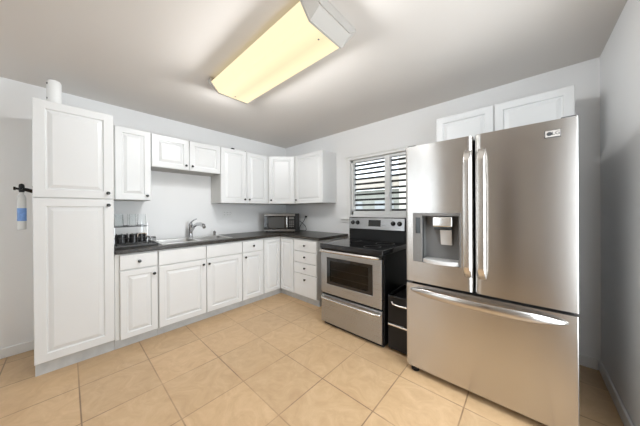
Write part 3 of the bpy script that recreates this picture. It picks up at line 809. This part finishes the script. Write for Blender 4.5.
mb.build('wire_frame', M['wire'], t)
# upturned tumblers on the upper shelf
def tumbler():
    return MB().lathe((0, 0, 0), (0, 0, 1), [(0, .0375), (.120, .033), (.124, .031), (.124, 0), (.116, 0), (.116, .0285), (.003, .034)], 24)
spots = [(.345, -2.432), (.345, -2.332), (.345, -2.248), (.225, -2.420), (.225, -2.300)]
labs = ['clear upturned tumbler at the pantry end of the rack shelf, front row', 'clear upturned tumbler in the middle of the rack shelf, front row',
        'clear upturned tumbler at the sink end of the rack shelf, front row', 'clear upturned tumbler behind the others, nearer the pantry', 'clear upturned tumbler behind the others, nearer the sink']
g0 = None
for (x_, y), lb in zip(spots, labs):
    if g0 is None: g = g0 = tumbler().build('drinking_glass', M['glass'], None)
    else: g = g0.copy(); C.objects.link(g)
    g.location = (x_, y, 1.1185); tag(g, lb, 'glass', 'tumblers on the dish rack')
# black plates standing in the lower basket
def plate():
    return MB().lathe((0, 0, 0), (0, 1, 0), [(0, 0), (0, .024), (.010, .043), (.014, .044), (.015, .042), (.007, .022), (.005, 0)], 32)
p0 = None; names_ = ['nearest the pantry', 'second from the pantry', 'third from the pantry', 'fourth from the pantry', 'fifth from the pantry']
for k in range(5):
    if p0 is None: p = p0 = plate().build('saucer', M['plate'], None)
    else: p = p0.copy(); C.objects.link(p)
    p.location = (.245, -2.455+k*.042, .9925); p.rotation_euler = (math.radians(-4), 0, 0)
    tag(p, 'black saucer standing on edge in the dish rack, '+names_[k], 'saucer', 'black saucers in the dish rack')
def mug(x_, y, lb):
    t = thing('mug', lb, 'mug', (x_, y, .9495), 'black mugs in the dish rack')
    MB().lathe((x_, y, .9500), (0, 0, 1), [(0, .036), (.004, .039), (.082, .036), (.088, .030), (.088, 0)], 24).build('mug_body', M['plate'], t)
    MB().tube([(x_+.030, y+.020, .970), (x_+.046, y+.034, .972), (x_+.054, y+.040, .995), (x_+.046, y+.034, 1.018), (x_+.030, y+.020, 1.020)], .006, 8).build('handle', M['plate'], t)
mug(.405, -2.418, 'black upturned mug in the dish rack, nearer the pantry')
mug(.405, -2.325, 'black upturned mug in the dish rack, between the other mugs')
mug(.350, -2.255, 'black upturned mug in the dish rack, nearer the sink')

# ------------------------------------------------------------------ small things on and beside the pantry
t = thing('cylindrical_device', 'white cylindrical device standing on top of the pantry cabinet', 'device', (.50, -2.845, 2.13))
MB().lathe((.50, -2.845, 2.1305), (0, 0, 1), [(0, .041), (.004, .043), (.195, .041), (.208, .036), (.213, .024), (.215, 0)], 28).build('device_body', M['wplastic'], t)
for z in (2.185, 2.305):
    MB().box(.517, .525, -2.886, -2.874, z-.008, z+.008, .003).build('port', M['greyd'], t)
t = thing('wall_clamp', 'black cross-shaped clamp screwed to the side of the pantry', 'clamp', (.50, -2.953, 1.44))
mb = MB().box(.485, .515, -2.960, -2.953, 1.40, 1.47, .002).tube([(.50, -2.958, 1.428), (.50, -2.985, 1.438), (.50, -3.012, 1.445)], .014, 8)
mb.lathe((.50, -3.012, 1.4185), (0, 0, 1), [(0, .012), (.010, .016), (.050, .015), (.062, .012), (.068, 0)], 14)
mb.tube([(.50, -3.046, 1.448), (.50, -2.982, 1.436)], .0085, 8).tube([(.47, -3.012, 1.445), (.53, -3.012, 1.445)], .007, 8)
mb.lathe((.50, -3.040, 1.447), (0, -1, 0), [(0, .013), (.010, .013), (.012, 0)], 14)
mb.build('clamp_arm', M['bplastic'], t)
t = thing('hanging_bottle', 'slim white bottle with a blue label, hanging from the black clamp', 'bottle', (.50, -3.012, 1.13))
MB().lathe((.50, -3.012, 1.13), (0, 0, 1), [(0, .016), (.006, .022), (.240, .0225), (.262, .018), (.274, .011), (.2880, .011)], 24).build('bottle_body', M['milky'], t)
MB().lathe((.50, -3.012, 1.198), (0, 0, 1), [(0, .0224), (.0005, .0232), (.098, .0232), (.0985, .0224)], 24).build('label', M['blue'], t)
# bits lying on the wall cabinet
t = thing('small_tool', 'small white stick with a black end lying on top of the two-door wall cabinet', 'tool', (.29, -1.15, 2.133))
MB().box(.285, .315, -1.185, -1.05, 2.1335, 2.150, .003).build('stick', M['wplastic'], t)
MB().box(.282, .318, -1.225, -1.185, 2.1335, 2.152, .004).build('black_end', M['bplastic'], t)
tag(MB().lathe((.305, -1.012, 2.1335), (0, 0, 1), [(0, .009), (.006, .009), (.008, 0)], 12).build('furniture_peg', M['bplastic'], None), 'tiny dark peg lying beside the white stick on the wall cabinet', 'peg')

# ------------------------------------------------------------------ outside the window
struct('ground', MB().box(-14, 14, .16, 20, -.4, -.3), M['ground'])
t = thing('neighbour_building', 'cream building with blue windows seen through the right window pane', 'building', (1.0, 7, -.3))
MB().box(-.75, 6, 7, 11, -.3, 3.9).build('facade', M['facade'], t)
for x_, z in ((.05, .95), (.05, 2.5), (1.25, .95), (1.25, 2.5), (2.45, .95), (2.45, 2.5)):
    wf = MB().box(x_-.32, x_+.32, 6.95, 7.0, z-.50, z+.50, .01).build('window_surround', M['trim'], t)
    MB().box(x_-.25, x_+.25, 6.93, 6.955, z-.43, z+.43).build('glazing', M['bluewin'], wf)
MB().box(-.95, 6.2, 6.75, 11.2, 3.9, 4.05).build('roof', M['roofm'], t)
t = thing('neighbour_house', 'low grey-green house seen through the left window pane', 'building', (-3.5, 7.5, -.3))
MB().box(-6.5, -.95, 7.5, 11, -.3, 2.25).build('house_wall', M['facade2'], t)
MB().prism([(-6.8, 7.2, 2.25), (-.85, 7.2, 2.25), (-.85, 9.2, 3.0), (-6.8, 9.2, 3.0)], (0, 0, .12)).build('roof', M['roofm'], t)
for x_ in (-1.7, -3.4): MB().box(x_-.5, x_+.5, 7.46, 7.5, 1.0, 1.7, .01).build('window', M['fence'], t)
t = thing('garden_fence', 'pale board fence outside beyond the window', 'fence', (-1, 4.6, -.3))
for k in range(22): MB().box(-4.4+k*.26, -4.4+k*.26+.235, 4.6, 4.63, -.3, 1.05).build('board', M['fence'], t)
MB().box(-4.4, 1.3, 4.63, 4.67, .75, .83).build('rail', M['fence'], t)
t = thing('garden_shrub', 'dark leafy shrub at the lower left corner of the window', 'shrub', (1.15, .75, -.3))
mb = MB()
for k in range(260):
    a_ = random.random()*6.283; ph = math.acos(random.uniform(-1, 1)); r_ = .17*random.random()**.4
    c_ = Vector((1.17+r_*math.sin(ph)*math.cos(a_), .75+r_*math.sin(ph)*math.sin(a_), 1.10+.9*r_*math.cos(ph)))
    u_ = Vector((random.uniform(-1, 1), random.uniform(-1, 1), random.uniform(-.6, 1))).normalized(); v_ = u_.orthogonal().normalized()
    mb.quad(c_-u_*.035, c_+v_*.016, c_+u_*.035, c_-v_*.016)
mb.build('foliage', M['leaf'], t)
MB().tube([(1.16, .75, -.3), (1.17, .74, .5), (1.17, .75, 1.05)], [.02, .015, .008], 8).build('stem', M['roofm'], t)
